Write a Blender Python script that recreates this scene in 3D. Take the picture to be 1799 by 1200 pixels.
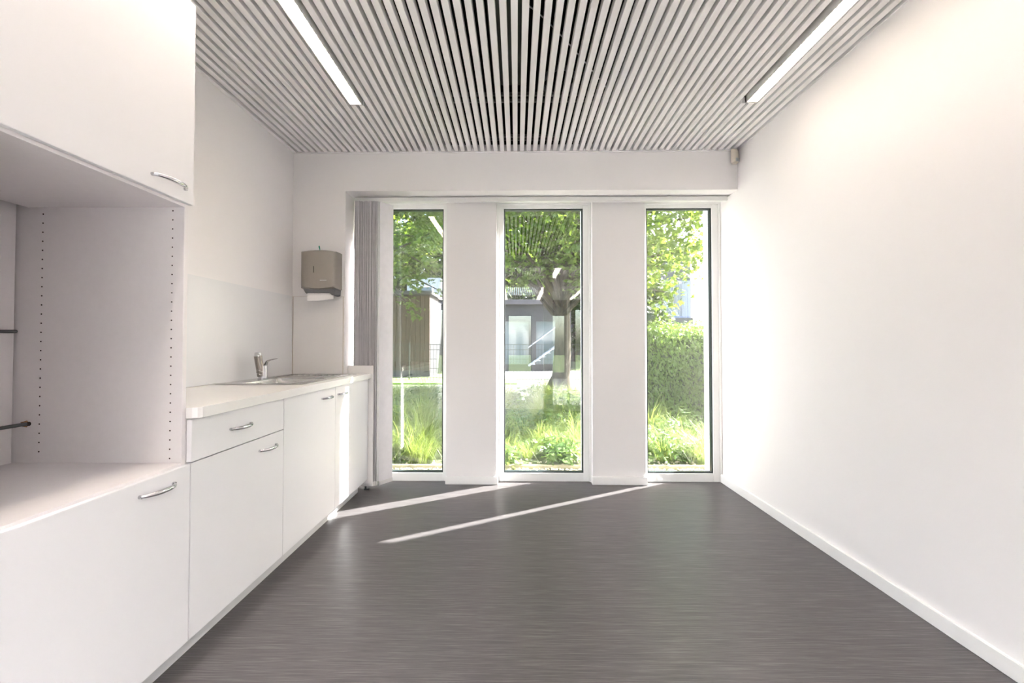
import bpy, bmesh, math, random
from mathutils import Vector, Matrix, Euler

# ------------------------------------------------------------------ clear
for o in list(bpy.data.objects):
    bpy.data.objects.remove(o, do_unlink=True)
scene = bpy.context.scene
C = scene.collection
random.seed(7)
PI = math.pi

# ------------------------------------------------------------------ camera
FPX = 754.0                                   # focal length in pixels of the 1799 px frame
cam_d = bpy.data.cameras.new('camera')
cam_d.sensor_width = 36.0
cam_d.sensor_fit = 'HORIZONTAL'
cam_d.lens = 36.0 * FPX / 1799.0
cam_d.shift_y = -7.5 / 1799.0
cam_d.clip_start = 0.02
cam_d.clip_end = 300
cam = bpy.data.objects.new('camera', cam_d)
C.objects.link(cam)
cam.location = (0, 0, 1.12)
cam.rotation_euler = (PI / 2 + math.atan(13 / FPX), 0, math.atan(8.5 / FPX))
scene.camera = cam

# ------------------------------------------------------------------ world, sun, exposure
SUN_DIR = Vector((-0.873, -0.488, -0.945)).normalized()      # direction the light travels
world = bpy.data.worlds.new('sky')
scene.world = world
world.use_nodes = True
wn = world.node_tree
bg = wn.nodes['Background']
sky = wn.nodes.new('ShaderNodeTexSky')
sky.sky_type = 'NISHITA'
sky.sun_disc = False
sky.sun_elevation = math.radians(43.4)
sky.sun_rotation = math.atan2(0.876, 0.483)
sky.air_density = 1.0
sky.dust_density = 3.5
sky.ozone_density = 1.0
wn.links.new(sky.outputs[0], bg.inputs[0])
bg.inputs[1].default_value = 0.80

sun_d = bpy.data.lights.new('sun', 'SUN')
sun_d.energy = 31.0
sun_d.angle = math.radians(0.6)
sun_d.color = (1.0, 0.98, 0.965)
sun = bpy.data.objects.new('sun', sun_d)
C.objects.link(sun)
sun.location = (10, 12, 14)
sun.rotation_euler = SUN_DIR.to_track_quat('-Z', 'Y').to_euler()

LAMP = 22.5                                   # radiance of the ceiling strip lights
HALL_FILL = 430.0                             # added strips in the hall behind the camera, filling the room with light
vs = scene.view_settings
vs.view_transform = 'Standard'
vs.look = 'None'
vs.exposure = 1.15
vs.gamma = 1.0
vs.use_curve_mapping = False

# ------------------------------------------------------------------ materials
MATS = {}


def new_mat(name):
    m = bpy.data.materials.new(name)
    m.use_nodes = True
    MATS[name] = m
    return m, m.node_tree, m.node_tree.nodes['Principled BSDF']


def plain(name, col, rough=0.5, metal=0.0, spec=0.5, noise=0.0, nscale=8.0, bump=0.0, bscale=200.0, coat=0.0,
          coat_rough=0.1, stretch=(1, 1, 1)):
    m, nt, b = new_mat(name)
    b.inputs['Roughness'].default_value = rough
    b.inputs['Metallic'].default_value = metal
    b.inputs['Specular IOR Level'].default_value = spec
    b.inputs['Coat Weight'].default_value = coat
    b.inputs['Coat Roughness'].default_value = coat_rough
    tc = nt.nodes.new('ShaderNodeTexCoord')
    mp = nt.nodes.new('ShaderNodeMapping')
    mp.inputs['Scale'].default_value = stretch
    nt.links.new(tc.outputs['Object'], mp.inputs['Vector'])
    n = nt.nodes.new('ShaderNodeTexNoise')
    n.inputs['Scale'].default_value = nscale
    n.inputs['Detail'].default_value = 4
    nt.links.new(mp.outputs[0], n.inputs['Vector'])
    r = nt.nodes.new('ShaderNodeMapRange')
    r.inputs['From Min'].default_value = 0.3
    r.inputs['From Max'].default_value = 0.7
    nt.links.new(n.outputs['Fac'], r.inputs['Value'])
    mx = nt.nodes.new('ShaderNodeMix')
    mx.data_type = 'RGBA'
    mx.inputs['A'].default_value = (*[max(0, c * (1 - noise)) for c in col], 1)
    mx.inputs['B'].default_value = (*[min(1, c * (1 + noise)) for c in col], 1)
    nt.links.new(r.outputs[0], mx.inputs['Factor'])
    nt.links.new(mx.outputs['Result'], b.inputs['Base Color'])
    if bump > 0:
        n2 = nt.nodes.new('ShaderNodeTexNoise')
        n2.inputs['Scale'].default_value = bscale
        n2.inputs['Detail'].default_value = 3
        nt.links.new(mp.outputs[0], n2.inputs['Vector'])
        bp = nt.nodes.new('ShaderNodeBump')
        bp.inputs['Strength'].default_value = bump
        bp.inputs['Distance'].default_value = 0.002
        nt.links.new(n2.outputs['Fac'], bp.inputs['Height'])
        nt.links.new(bp.outputs[0], b.inputs['Normal'])
    return m


def emitter(name, col, strength):
    m, nt, b = new_mat(name)
    b.inputs['Base Color'].default_value = (*col, 1)
    b.inputs['Emission Color'].default_value = (*col, 1)
    b.inputs['Emission Strength'].default_value = strength
    return m


def glass_mat(name, tint, ior):      # ior: reflectance at normal incidence of each face
    """thin coated pane: fresnel mix of see-through and mirror"""
    m, nt, b = new_mat(name)
    nt.nodes.remove(b)
    out = nt.nodes['Material Output']
    tr = nt.nodes.new('ShaderNodeBsdfTransparent')
    tr.inputs[0].default_value = (*tint, 1)
    gl = nt.nodes.new('ShaderNodeBsdfGlossy')
    gl.inputs['Roughness'].default_value = 0.0
    gl.inputs['Color'].default_value = (1, 0.97, 0.93, 1)
    lw = nt.nodes.new('ShaderNodeLayerWeight')
    lw.inputs['Blend'].default_value = 0.5
    pw = nt.nodes.new('ShaderNodeMath')
    pw.operation = 'POWER'
    nt.links.new(lw.outputs['Facing'], pw.inputs[0])
    pw.inputs[1].default_value = 5.0
    fr = nt.nodes.new('ShaderNodeMath')
    fr.operation = 'MULTIPLY_ADD'
    nt.links.new(pw.outputs[0], fr.inputs[0])
    fr.inputs[1].default_value = 0.6
    fr.inputs[2].default_value = ior
    mx = nt.nodes.new('ShaderNodeMixShader')
    nt.links.new(fr.outputs[0], mx.inputs[0])
    nt.links.new(tr.outputs[0], mx.inputs[1])
    nt.links.new(gl.outputs[0], mx.inputs[2])
    nt.links.new(mx.outputs[0], out.inputs['Surface'])
    return m


def leaf_mat(name, c1, c2, trans, rough=0.45, nscale=3.0):
    m, nt, b = new_mat(name)
    out = nt.nodes['Material Output']
    b.inputs['Roughness'].default_value = rough
    b.inputs['Specular IOR Level'].default_value = 0.35
    tc = nt.nodes.new('ShaderNodeTexCoord')
    n = nt.nodes.new('ShaderNodeTexNoise')
    n.inputs['Scale'].default_value = nscale
    n.inputs['Detail'].default_value = 5
    nt.links.new(tc.outputs['Object'], n.inputs['Vector'])
    r = nt.nodes.new('ShaderNodeMapRange')
    r.inputs['From Min'].default_value = 0.35
    r.inputs['From Max'].default_value = 0.65
    nt.links.new(n.outputs['Fac'], r.inputs['Value'])
    mx = nt.nodes.new('ShaderNodeMix')
    mx.data_type = 'RGBA'
    mx.inputs['A'].default_value = (*c1, 1)
    mx.inputs['B'].default_value = (*c2, 1)
    nt.links.new(r.outputs[0], mx.inputs['Factor'])
    nt.links.new(mx.outputs['Result'], b.inputs['Base Color'])
    t = nt.nodes.new('ShaderNodeBsdfTranslucent')
    t.inputs['Color'].default_value = (*trans, 1)
    ms = nt.nodes.new('ShaderNodeMixShader')
    ms.inputs[0].default_value = 0.5
    nt.links.new(b.outputs[0], ms.inputs[1])
    nt.links.new(t.outputs[0], ms.inputs[2])
    nt.links.new(ms.outputs[0], out.inputs['Surface'])
    return m


M_WALL = plain('wall_paint', (0.85, 0.823, 0.829), 0.6, noise=0.006, nscale=2, bump=0.06, bscale=160)
M_SLAT = plain('slat_lacquer', (0.885, 0.855, 0.86), 0.5, noise=0.02, nscale=30, stretch=(1, 0.05, 1))
M_BASEB = plain('baseboard_paint', (0.86, 0.85, 0.845), 0.35)
M_FRAME = plain('window_frame_paint', (0.87, 0.865, 0.855), 0.3)
M_LAM = plain('white_laminate', (0.83, 0.815, 0.835), 0.34, noise=0.006, nscale=3)
M_CARC = plain('carcase_melamine', (0.84, 0.80, 0.81), 0.45, noise=0.01, nscale=40)
M_TOP = plain('worktop_laminate', (0.82, 0.80, 0.79), 0.25, noise=0.008, nscale=60)
M_SPLASH = plain('splashback_satin', (0.77, 0.765, 0.785), 0.30)
M_SPLASH2 = plain('splashback_laminate', (0.78, 0.755, 0.75), 0.35)
M_TRIM = plain('edge_trim', (0.60, 0.54, 0.48), 0.4)
M_PLINTH = plain('plinth_grey', (0.66, 0.66, 0.67), 0.35)
M_CHROME = plain('chrome', (0.62, 0.62, 0.64), 0.10, metal=1.0)
M_STEEL = plain('brushed_steel', (0.56, 0.55, 0.53), 0.24, metal=1.0, noise=0.05, nscale=60, stretch=(1, 12, 1))
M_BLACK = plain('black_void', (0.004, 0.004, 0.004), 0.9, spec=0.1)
M_GASKET = plain('gasket_rubber', (0.015, 0.022, 0.024), 0.4)
M_GASKETL = plain('spacer_bar', (0.35, 0.42, 0.40), 0.35)
M_DUCT = plain('duct_lagging', (0.075, 0.08, 0.07), 0.45, noise=0.5, nscale=14, bump=0.9, bscale=40, stretch=(1, .3, 1))
M_CABLEW = plain('white_cable', (0.8, 0.78, 0.8), 0.5)
M_RAILG = plain('carrier_grey', (0.05, 0.05, 0.045), 0.5)
M_DISP = plain('dispenser_plastic', (0.235, 0.21, 0.18), 0.38, noise=0.03, nscale=10, coat=0.15, coat_rough=0.3)
M_DISPS = plain('dispenser_side', (0.20, 0.19, 0.17), 0.35)
M_DISPD = plain('dispenser_dark', (0.095, 0.095, 0.10), 0.4)
M_PAPER = plain('paper_towel', (0.88, 0.85, 0.84), 0.8, bump=0.2, bscale=90)
M_GREEN = plain('green_key', (0.0, 0.20, 0.12), 0.4)
M_WHITEPRINT = plain('white_print', (0.85, 0.85, 0.85), 0.5)
M_PIR = plain('sensor_plastic', (0.62, 0.56, 0.48), 0.45)
M_PIRL = plain('sensor_lens', (0.42, 0.43, 0.44), 0.3)
M_VANE = plain('blind_fabric', (0.74, 0.715, 0.74), 0.8, noise=0.03, nscale=20, bump=0.15, bscale=500)
M_VANED = plain('blind_fabric_edge', (0.42, 0.40, 0.43), 0.8)
M_WEIGHT = plain('blind_weight', (0.66, 0.63, 0.62), 0.5)
M_RAIL = plain('rail_aluminium', (0.74, 0.73, 0.72), 0.35)
M_HOLE = plain('hole_dark', (0.03, 0.016, 0.012), 0.9)
M_CABLE = plain('grey_cable', (0.09, 0.095, 0.10), 0.5)
M_CHIP = plain('raw_chipboard', (0.30, 0.15, 0.07), 0.9, noise=0.5, nscale=150)
M_FOOT = plain('rubber_foot', (0.05, 0.06, 0.06), 0.4)  # dark rubber of the end panel's foot
M_LAMP = emitter('lamp_glow', (1.0, 0.90, 0.80), LAMP)
M_HFILL = emitter('hall_fill_glow', (1.0, 0.985, 1.0), HALL_FILL)  # glow of the added hall fill lights
M_LHOUS = plain('lamp_housing', (0.82, 0.80, 0.78), 0.4)
M_LOUV = plain('lamp_louvre', (0.85, 0.82, 0.76), 0.35)
M_GLASS = glass_mat('window_glass', (0.97, 0.985, 0.97), 0.105)
M_GLASS2 = glass_mat('hall_glass', (0.97, 0.98, 0.97), 0.035)
M_EXT = plain('exterior_plaster', (0.74, 0.72, 0.66), 0.8, noise=0.03, nscale=30)
M_DARKWALL = plain('hall_dark_wall', (0.22, 0.215, 0.22), 0.6)


def floor_mat():
    m, nt, b = new_mat('vinyl_floor')
    tc = nt.nodes.new('ShaderNodeTexCoord')

    def streak(sx, sy, lo, hi, det=6):
        mp = nt.nodes.new('ShaderNodeMapping')
        mp.inputs['Scale'].default_value = (sx, sy, 1)
        nt.links.new(tc.outputs['Object'], mp.inputs['Vector'])
        n = nt.nodes.new('ShaderNodeTexNoise')
        n.inputs['Scale'].default_value = 1.0
        n.inputs['Detail'].default_value = det
        n.inputs['Roughness'].default_value = 0.65
        nt.links.new(mp.outputs[0], n.inputs['Vector'])
        r = nt.nodes.new('ShaderNodeMapRange')
        r.inputs['From Min'].default_value = lo
        r.inputs['From Max'].default_value = hi
        nt.links.new(n.outputs['Fac'], r.inputs['Value'])
        return r

    a = streak(6.0, 260.0, 0.28, 0.74)
    c = streak(1.2, 70.0, 0.25, 0.75, 3)
    ad = nt.nodes.new('ShaderNodeMath')
    ad.operation = 'MULTIPLY_ADD'
    nt.links.new(a.outputs[0], ad.inputs[0])
    ad.inputs[1].default_value = 0.75
    m2 = nt.nodes.new('ShaderNodeMath')
    m2.operation = 'MULTIPLY'
    nt.links.new(c.outputs[0], m2.inputs[0])
    m2.inputs[1].default_value = 0.25
    nt.links.new(m2.outputs[0], ad.inputs[2])
    cr = nt.nodes.new('ShaderNodeValToRGB')
    cr.color_ramp.elements[0].position = 0.0
    cr.color_ramp.elements[0].color = (0.026, 0.0235, 0.0245, 1)
    cr.color_ramp.elements[1].position = 1.0
    cr.color_ramp.elements[1].color = (0.165, 0.151, 0.150, 1)
    e = cr.color_ramp.elements.new(0.5)
    e.color = (0.069, 0.0625, 0.0632, 1)
    nt.links.new(ad.outputs[0], cr.inputs[0])
    nt.links.new(cr.outputs[0], b.inputs['Base Color'])
    b.inputs['Roughness'].default_value = 0.36
    b.inputs['Specular IOR Level'].default_value = 0.30
    bp = nt.nodes.new('ShaderNodeBump')
    bp.inputs['Strength'].default_value = 0.12
    bp.inputs['Distance'].default_value = 0.001
    nt.links.new(ad.outputs[0], bp.inputs['Height'])
    nt.links.new(bp.outputs[0], b.inputs['Normal'])
    return m


M_FLOOR = floor_mat()
M_PAVE2 = plain('pale_hall_floor', (0.55, 0.53, 0.52), 0.5)
M_SOIL = plain('soil', (0.055, 0.075, 0.022), 0.95, noise=0.4, nscale=9, bump=0.8, bscale=25)
M_GRAVEL = plain('gravel_stone', (0.40, 0.35, 0.27), 0.9, noise=0.35, nscale=30)
M_EDGING = plain('edging_concrete', (0.30, 0.27, 0.18), 0.9, noise=0.2, nscale=20)
M_LAWN = plain('lawn_green', (0.14, 0.26, 0.02), 0.9, noise=0.35, nscale=12, bump=1, bscale=60)
M_PAVE = plain('pavement', (0.42, 0.40, 0.38), 0.9, noise=0.08, nscale=4)
M_BARK = plain('bark', (0.06, 0.048, 0.034), 0.95, noise=0.5, nscale=14, bump=1.0, bscale=30, stretch=(1, 1, .3))
M_MAPLE = leaf_mat('maple_leaf', (0.028, 0.065, 0.010), (0.06, 0.115, 0.018), (0.17, 0.25, 0.025), nscale=1.5)
M_FARL = leaf_mat('far_leaf', (0.02, 0.045, 0.008), (0.045, 0.085, 0.014), (0.07, 0.11, 0.014), nscale=.6)
M_HEDGEL = leaf_mat('hedge_leaf', (0.07, 0.13, 0.02), (0.12, 0.20, 0.04), (0.20, 0.30, 0.045), nscale=2)
M_HEDGEC = plain('hedge_core', (0.045, 0.07, 0.018), 0.95, noise=0.4, nscale=20)
M_GRASS = leaf_mat('grass_blade', (0.10, 0.16, 0.035), (0.22, 0.26, 0.08), (0.24, 0.30, 0.06), nscale=4)
M_COVER = leaf_mat('cover_leaf', (0.06, 0.12, 0.03), (0.13, 0.20, 0.06), (0.16, 0.24, 0.05), rough=0.4, nscale=5)
M_SHED = plain('shed_timber', (0.06, 0.034, 0.02), 0.8, noise=0.2, nscale=6)
M_FENCE = plain('fence_steel', (0.03, 0.035, 0.03), 0.5)
M_BLUEB = plain('grey_brick', (0.10, 0.09, 0.10), 0.9, noise=0.2, nscale=2)
M_PALEB = plain('pale_cladding', (0.42, 0.42, 0.40), 0.7, noise=0.05, nscale=3)
M_STAIR = plain('stair_steel', (0.34, 0.36, 0.40), 0.5)
M_DARKB = plain('dark_cladding', (0.035, 0.035, 0.04), 0.6, noise=0.2, nscale=5)
M_PANE = plain('far_pane', (0.12, 0.15, 0.17), 0.08, spec=0.8)
M_BLUE = plain('blue_sheet', (0.05, 0.10, 0.42), 0.5)


# ------------------------------------------------------------------ mesh helpers
class MB:
    """collects shapes into one mesh"""

    def __init__(self):
        self.v, self.f, self.mi = [], [], []
        self.mats = []

    def slot(self, m):
        if m not in self.mats:
            self.mats.append(m)
        return self.mats.index(m)

    def add(self, vs, fs, mat=None):
        b = len(self.v)
        self.v += [tuple(p) for p in vs]
        self.f += [tuple(i + b for i in f) for f in fs]
        s = self.slot(mat) if mat is not None else 0
        self.mi += [s] * len(fs)

    def box(self, x0, x1, y0, y1, z0, z1, mat=None, m=None):
        vs = [(x, y, z) for z in (z0, z1) for y in (y0, y1) for x in (x0, x1)]
        if m is not None:
            vs = [m @ Vector(p) for p in vs]
        fs = [(0, 2, 3, 1), (4, 5, 7, 6), (0, 1, 5, 4), (2, 6, 7, 3), (0, 4, 6, 2), (1, 3, 7, 5)]
        self.add(vs, fs, mat)
        return self

    def tube(self, pts, rads, seg=8, mat=None, squash=1.0, up=(0, 0, 1), cap=True):
        pts = [Vector(p) for p in pts]
        if not hasattr(rads, '__len__'):
            rads = [rads] * len(pts)
        vs, fs = [], []
        for i, p in enumerate(pts):
            a = pts[max(0, i - 1)]
            c = pts[min(len(pts) - 1, i + 1)]
            t = (c - a).normalized()
            u = Vector(up)
            if abs(t.dot(u)) > 0.95:
                u = Vector((1, 0, 0))
            s = t.cross(u).normalized()
            w = s.cross(t).normalized()
            for k in range(seg):
                an = 2 * PI * k / seg
                vs.append(p + s * (math.cos(an) * rads[i]) + w * (math.sin(an) * rads[i] * squash))
        n = len(pts)
        for i in range(n - 1):
            for k in range(seg):
                k2 = (k + 1) % seg
                fs.append((i * seg + k, i * seg + k2, (i + 1) * seg + k2, (i + 1) * seg + k))
        if cap:
            fs.append(tuple(range(seg - 1, -1, -1)))
            fs.append(tuple((n - 1) * seg + k for k in range(seg)))
        self.add(vs, fs, mat)
        return self

    def prism(self, poly, axis, a, b, mat=None):
        """poly: 2-D outline in the plane normal to axis ('x','y','z')"""
        n = len(poly)

        def pt(p, t):
            return {'x': (t, p[0], p[1]), 'y': (p[0], t, p[1]), 'z': (p[0], p[1], t)}[axis]

        vs = [pt(p, a) for p in poly] + [pt(p, b) for p in poly]
        fs = [tuple(range(n - 1, -1, -1)), tuple(range(n, 2 * n))]
        fs += [(i, (i + 1) % n, n + (i + 1) % n, n + i) for i in range(n)]
        self.add(vs, fs, mat)
        return self

    def build(self, name, mat, parent=None, bevel=0.0, smooth=False, seg=2, fix=True):
        me = bpy.data.meshes.new(name)
        me.from_pydata(self.v, [], self.f)
        if self.mats:
            for m in self.mats:
                me.materials.append(m)
            me.polygons.foreach_set('material_index', self.mi)
        else:
            me.materials.append(mat)
        if bevel > 0 or fix:
            bm = bmesh.new()
            bm.from_mesh(me)
            if fix:
                bmesh.ops.recalc_face_normals(bm, faces=bm.faces)
            if bevel > 0:
                ed = [e for e in bm.edges if len(e.link_faces) == 2 and e.calc_face_angle(0) > 0.6]
                bmesh.ops.bevel(bm, geom=ed, offset=bevel, segments=seg, affect='EDGES', clamp_overlap=True)
            bm.to_mesh(me)
            bm.free()
        if smooth:
            me.polygons.foreach_set('use_smooth', [True] * len(me.polygons))
            try:
                me.set_sharp_from_angle(angle=math.radians(40))
            except Exception:
                pass
        me.update()
        o = bpy.data.objects.new(name, me)
        C.objects.link(o)
        if parent is not None:
            o.parent = parent
            o.matrix_parent_inverse = parent.matrix_basis.inverted()
        return o


def tag(o, label, cat, group=None):
    o['label'] = label
    o['category'] = cat
    if group:
        o['group'] = group
    return o


def empty(name, loc, label=None, cat=None, group=None):
    o = bpy.data.objects.new(name, None)
    o.empty_display_size = 0.1
    C.objects.link(o)
    o.location = loc
    if label:
        tag(o, label, cat, group)
    return o


def struct(o, label=None):
    o['kind'] = 'structure'
    if label:
        o['label'] = label
    return o


def child(src, parent, name=None):
    c = src.copy()
    C.objects.link(c)
    c.parent = parent
    return c


# ------------------------------------------------------------------ room dimensions
XL, XR = -1.71, 1.67
XN = -1.765                 # back of the recess behind the tall cupboard
Y0, Y1 = 3.245, 3.535       # beam face, window frame face
YO = 3.737                  # outside face of the facade
YB = -0.14                  # rear wall face (behind the camera)
H = 2.588
ZS = 2.293                  # soffit of the window recess
ZT = 3.1
PIER_L = -1.308
YP = 3.463
P1 = (-0.569, -0.165)
P2 = (0.609, 1.030)
HY = -7.0                   # far wall of the hall behind the camera

# floor, walls ------------------------------------------------------
mb = MB()
mb.box(-1.9, 1.9, YB - 0.2, YO, -0.1, 0.0)
mb2 = MB().box(-3.2, 3.4, HY - 0.2, YB - 0.2, -0.1, 0.0)
struct(mb2.build('floor_hall', M_PAVE2), 'pale floor of the hall behind the camera')
struct(mb.build('floor', M_FLOOR), 'dark grey-brown vinyl floor with fine streaks across the room')

mb = MB()
mb.box(-1.95, XL, 1.5, YO, 0, ZT)
mb.box(-1.95, XN, YB - 0.12, 1.5, 0, ZT)
struct(mb.build('wall_left', M_WALL), 'white left wall behind the sink counter')

mb = MB()
mb.box(XR, 1.9, YB - 0.12, Y0, 0, ZT)
mb.box(XR + 0.003, 1.9, Y0, YO - 0.003, 0, ZT)
struct(mb.build('wall_right', M_WALL), 'bare white right wall with soft warm light from the strip lamp')

mb = MB()
mb.box(-1.95, 1.9, Y0, Y1 + 0.06, ZS, ZT)
mb.box(-1.95, 1.9, Y1 + 0.06, YO, 2.5, ZT)
mb.box(-1.95, PIER_L, Y0, Y1 + 0.06, 0, ZS)
mb.box(-1.95, PIER_L, Y1 + 0.06, YO, 0, 2.5)
mb.box(1.62, 1.9, Y1 + 0.06, YO, 0, 2.5)
wall_back = struct(mb.build('wall_back', M_WALL), 'white beam and side pier framing the window recess')
for (a, b) in (P1, P2):
    m = MB().box(a, b, YP, Y1 + 0.06, 0.0, ZS)
    m.box(a - 0.055, b + 0.0, Y1 + 0.06, YO, 0.0, 2.5)
    m.build('pier', M_WALL, wall_back)

# piers' and right wall's baseboards
mb = MB().box(XR - 0.014, XR, YB, Y1 - 0.003, 0.0, 0.066)
struct(mb.build('baseboard_right', M_BASEB, bevel=0.003), 'white baseboard along the right wall')
for i, (a, b) in enumerate((P1, P2)):
    mb = MB().box(a - 0.006, b + 0.012, YP - 0.014, YP + 0.05, 0.0, 0.064)
    struct(mb.build('baseboard_pier', M_BASEB, bevel=0.003),
           ['white baseboard of the pier between left and middle window',
            'white baseboard of the pier between middle and right window'][i])

# rear wall with the doorway the camera stands in
DX0, DX1, DZ = XN + 0.02, 0.50, 2.47
SX0, SX1 = 0.58, 1.45
mb = MB()
mb.box(-1.95, DX0, YB - 0.12, YB, 0, ZT)
mb.box(DX0, SX1, YB - 0.12, YB, DZ, ZT)
mb.box(DX1, SX0, YB - 0.12, YB, 0, DZ)
mb.box(SX0, SX1, YB - 0.12, YB, 0, 0.1)
mb.box(SX1, 1.9, YB - 0.12, YB, 0, ZT)
struct(mb.build('wall_rear', M_WALL), 'white wall behind the camera with a doorway')
mb = MB()
mb.box(DX0, DX0 + 0.045, YB - 0.13, YB + 0.012, 0, DZ)
mb.box(DX1 - 0.045, DX1, YB - 0.13, YB + 0.012, 0, DZ)
mb.box(DX0 + 0.045, DX1 - 0.045, YB - 0.13, YB + 0.012, DZ - 0.045, DZ)
struct(mb.build('door_1', M_FRAME), 'white frame of the open doorway behind the camera')
w5 = MB()
w5.box(SX0, SX0 + 0.03, YB - 0.11, YB - 0.02, 0.1, DZ)
w5.box(SX1 - 0.03, SX1, YB - 0.11, YB - 0.02, 0.1, DZ)
w5.box(SX0, SX1, YB - 0.11, YB - 0.02, DZ - 0.03, DZ)
w5.box(0.86, 0.90, YB - 0.11, YB - 0.02, 0.1, DZ - 0.03)
w5 = struct(w5.build('window_5', M_FRAME), 'narrow glazed sidelight beside the doorway behind the camera')
MB().box(SX0 + 0.03, SX1 - 0.03, YB - 0.066, YB - 0.06, 0.1, DZ - 0.03).build('pane', M_GLASS2, w5)

# hall behind the camera (seen only as a reflection in the windows)
mb = MB()
mb.box(-3.2, -3.05, HY - 0.2, YB - 0.12, 0, ZT)
mb.box(3.25, 3.4, HY - 0.2, YB - 0.12, 0, ZT)
mb.box(-3.05, -1.95, YB - 0.12, YB, 0, ZT)
mb.box(1.9, 3.25, YB - 0.12, YB, 0, ZT)
mb.box(-3.05, 3.25, -2.3, -2.1, 2.38, ZT)
struct(mb.build('wall_hall', M_WALL), 'white walls of the hall behind the camera')
op = [(-2.9, -1.1, 0.1, 2.3), (-0.3, 0.5, 0.2, 2.1), (1.0, 1.6, 0.2, 2.1), (1.9, 3.1, 0.1, 2.3)]
mb = MB()
xs = [-3.05] + [v for o_ in op for v in o_[:2]] + [3.25]
for k in range(0, len(xs), 2):
    mb.box(xs[k], xs[k + 1], HY - 0.15, HY, 0, 2.75)
for (a, b, z0, z1) in op:
    mb.box(a, b, HY - 0.15, HY, 0, z0)
    mb.box(a, b, HY - 0.15, HY, z1, 2.75)
struct(mb.build('wall_hall_rear', M_DARKWALL), 'dark glazed wall at the far end of the hall')
w4 = MB()
for (a, b, z0, z1) in op:
    w4.box(a, a + 0.03, HY - 0.1, HY - 0.04, z0, z1)
    w4.box(b - 0.03, b, HY - 0.1, HY - 0.04, z0, z1)
    w4.box(a + 0.03, b - 0.03, HY - 0.1, HY - 0.04, z1 - 0.03, z1)
w4 = struct(w4.build('window_4', M_FENCE), 'dark window frames at the far end of the hall')
for (a, b, z0, z1) in op:
    MB().box(a + 0.03, b - 0.03, HY - 0.075, HY - 0.07, z0, z1 - 0.03).build('pane', M_GLASS2, w4)

# ceiling ----------------------------------------------------------
mb = MB()
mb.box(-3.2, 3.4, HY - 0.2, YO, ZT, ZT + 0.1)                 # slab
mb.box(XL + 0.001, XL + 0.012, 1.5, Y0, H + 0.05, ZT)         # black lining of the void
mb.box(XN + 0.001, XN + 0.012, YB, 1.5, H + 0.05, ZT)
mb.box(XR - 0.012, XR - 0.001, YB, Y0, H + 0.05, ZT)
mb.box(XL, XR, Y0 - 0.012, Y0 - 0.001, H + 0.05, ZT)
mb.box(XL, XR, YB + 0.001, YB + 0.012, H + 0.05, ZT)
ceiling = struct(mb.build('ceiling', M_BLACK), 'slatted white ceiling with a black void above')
PITCH = 0.0497
G0 = -1.676
SW = 0.031
LL = (-1.022, -0.944)        # left strip light
LR = (1.384, 1.456)          # right strip light
LEND = 2.59
SLATS = []
slat_me = {}


def slat_mesh(y0, y1):
    key = (round(y0, 3), round(y1, 3))
    if key not in slat_me:
        m = MB().box(-SW / 2, SW / 2, y0, y1, H, H + 0.042)
        o = m.build('ceiling_slat', M_SLAT, bevel=0.0015, seg=1)
        slat_me[key] = o.data
        bpy.data.objects.remove(o)
    return slat_me[key]


for k in range(67):
    x = G0 + PITCH * (k + 0.5)
    y0, y1 = YB + 0.002, Y0 - 0.014
    for (a, b) in (LL, LR):
        if x + SW / 2 > a - 0.002 and x - SW / 2 < b + 0.002:
            y0 = LEND + 0.012
    o = bpy.data.objects.new('ceiling_slat', slat_mesh(y0, y1))
    C.objects.link(o)
    o.location = (x, 0, 0)
    o.parent = ceiling
# edge trims round the slats
mb = MB()
mb.box(XL, G0 - 0.0095, 1.5, Y0, H - 0.002, H + 0.05)
mb.box(XN, G0 - 0.0095, YB, 1.5, H - 0.002, H + 0.05)
mb.box(G0 + PITCH * 67 + 0.0095, XR, YB, Y0, H - 0.002, H + 0.05)
mb.box(G0 - 0.0095, G0 + PITCH * 67 + 0.0095, Y0 - 0.012, Y0, H - 0.006, H + 0.05)
struct(mb.build('trim_1', M_SLAT), 'white edge trim round the slatted ceiling')
# carrier rails over the slats
for y in (2.58, 2.65, 3.10, 3.15):
    MB().box(XL + 0.02, XR - 0.02, y - 0.008, y + 0.008, H + 0.043, H + 0.062).build('carrier_rail', M_RAILG, ceiling)
# lagged duct in the void
mb = MB()
mb.box(-0.155, 0.035, 0.3, 2.86, 2.86, 3.06)
o = mb.build('ventilation_duct', M_DUCT, bevel=0.01)
tag(o, 'dark lagged ventilation duct above the middle ceiling slats', 'duct')
mb = MB()
ring = [(0.27 + 0.11 * math.cos(a), 2.72 + 0.13 * math.sin(a), 2.80 + 0.012 * math.sin(3 * a)) for a in
        [i * 2 * PI / 28 for i in range(29)]]
mb.tube(ring, 0.016, 8, cap=False)
o = mb.build('coiled_hose', plain('hose_grey', (0.10, 0.10, 0.11), 0.5), smooth=True)
tag(o, 'coiled dark grey hose lying above the ceiling slats', 'hose')
mb = MB()
cp = []
for i in range(15):
    t = i / 14
    cp.append((0.05 + 0.50 * t, 2.02 + 0.55 * t ** 1.3, 2.66 + 0.08 * (1 - t) ** 2))
mb.tube(cp, 0.0035, 6)
tag(mb.build('white_cable', M_CABLEW, smooth=True), 'thin white cable running diagonally above the ceiling slats', 'cable')

# hall ceiling slats, one mesh
mb = MB()
for (ya, yb) in ((-2.08, YB - 0.13), (HY + 0.01, -2.32)):
    for k in range(120):
        x = -3.0 + k * 0.052
        mb.box(x - 0.016, x + 0.016, ya, yb, H, H + 0.042)
hs = mb.build('hall_ceiling_slats', M_SLAT, ceiling, fix=False)
hs['kind'] = 'stuff'


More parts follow.
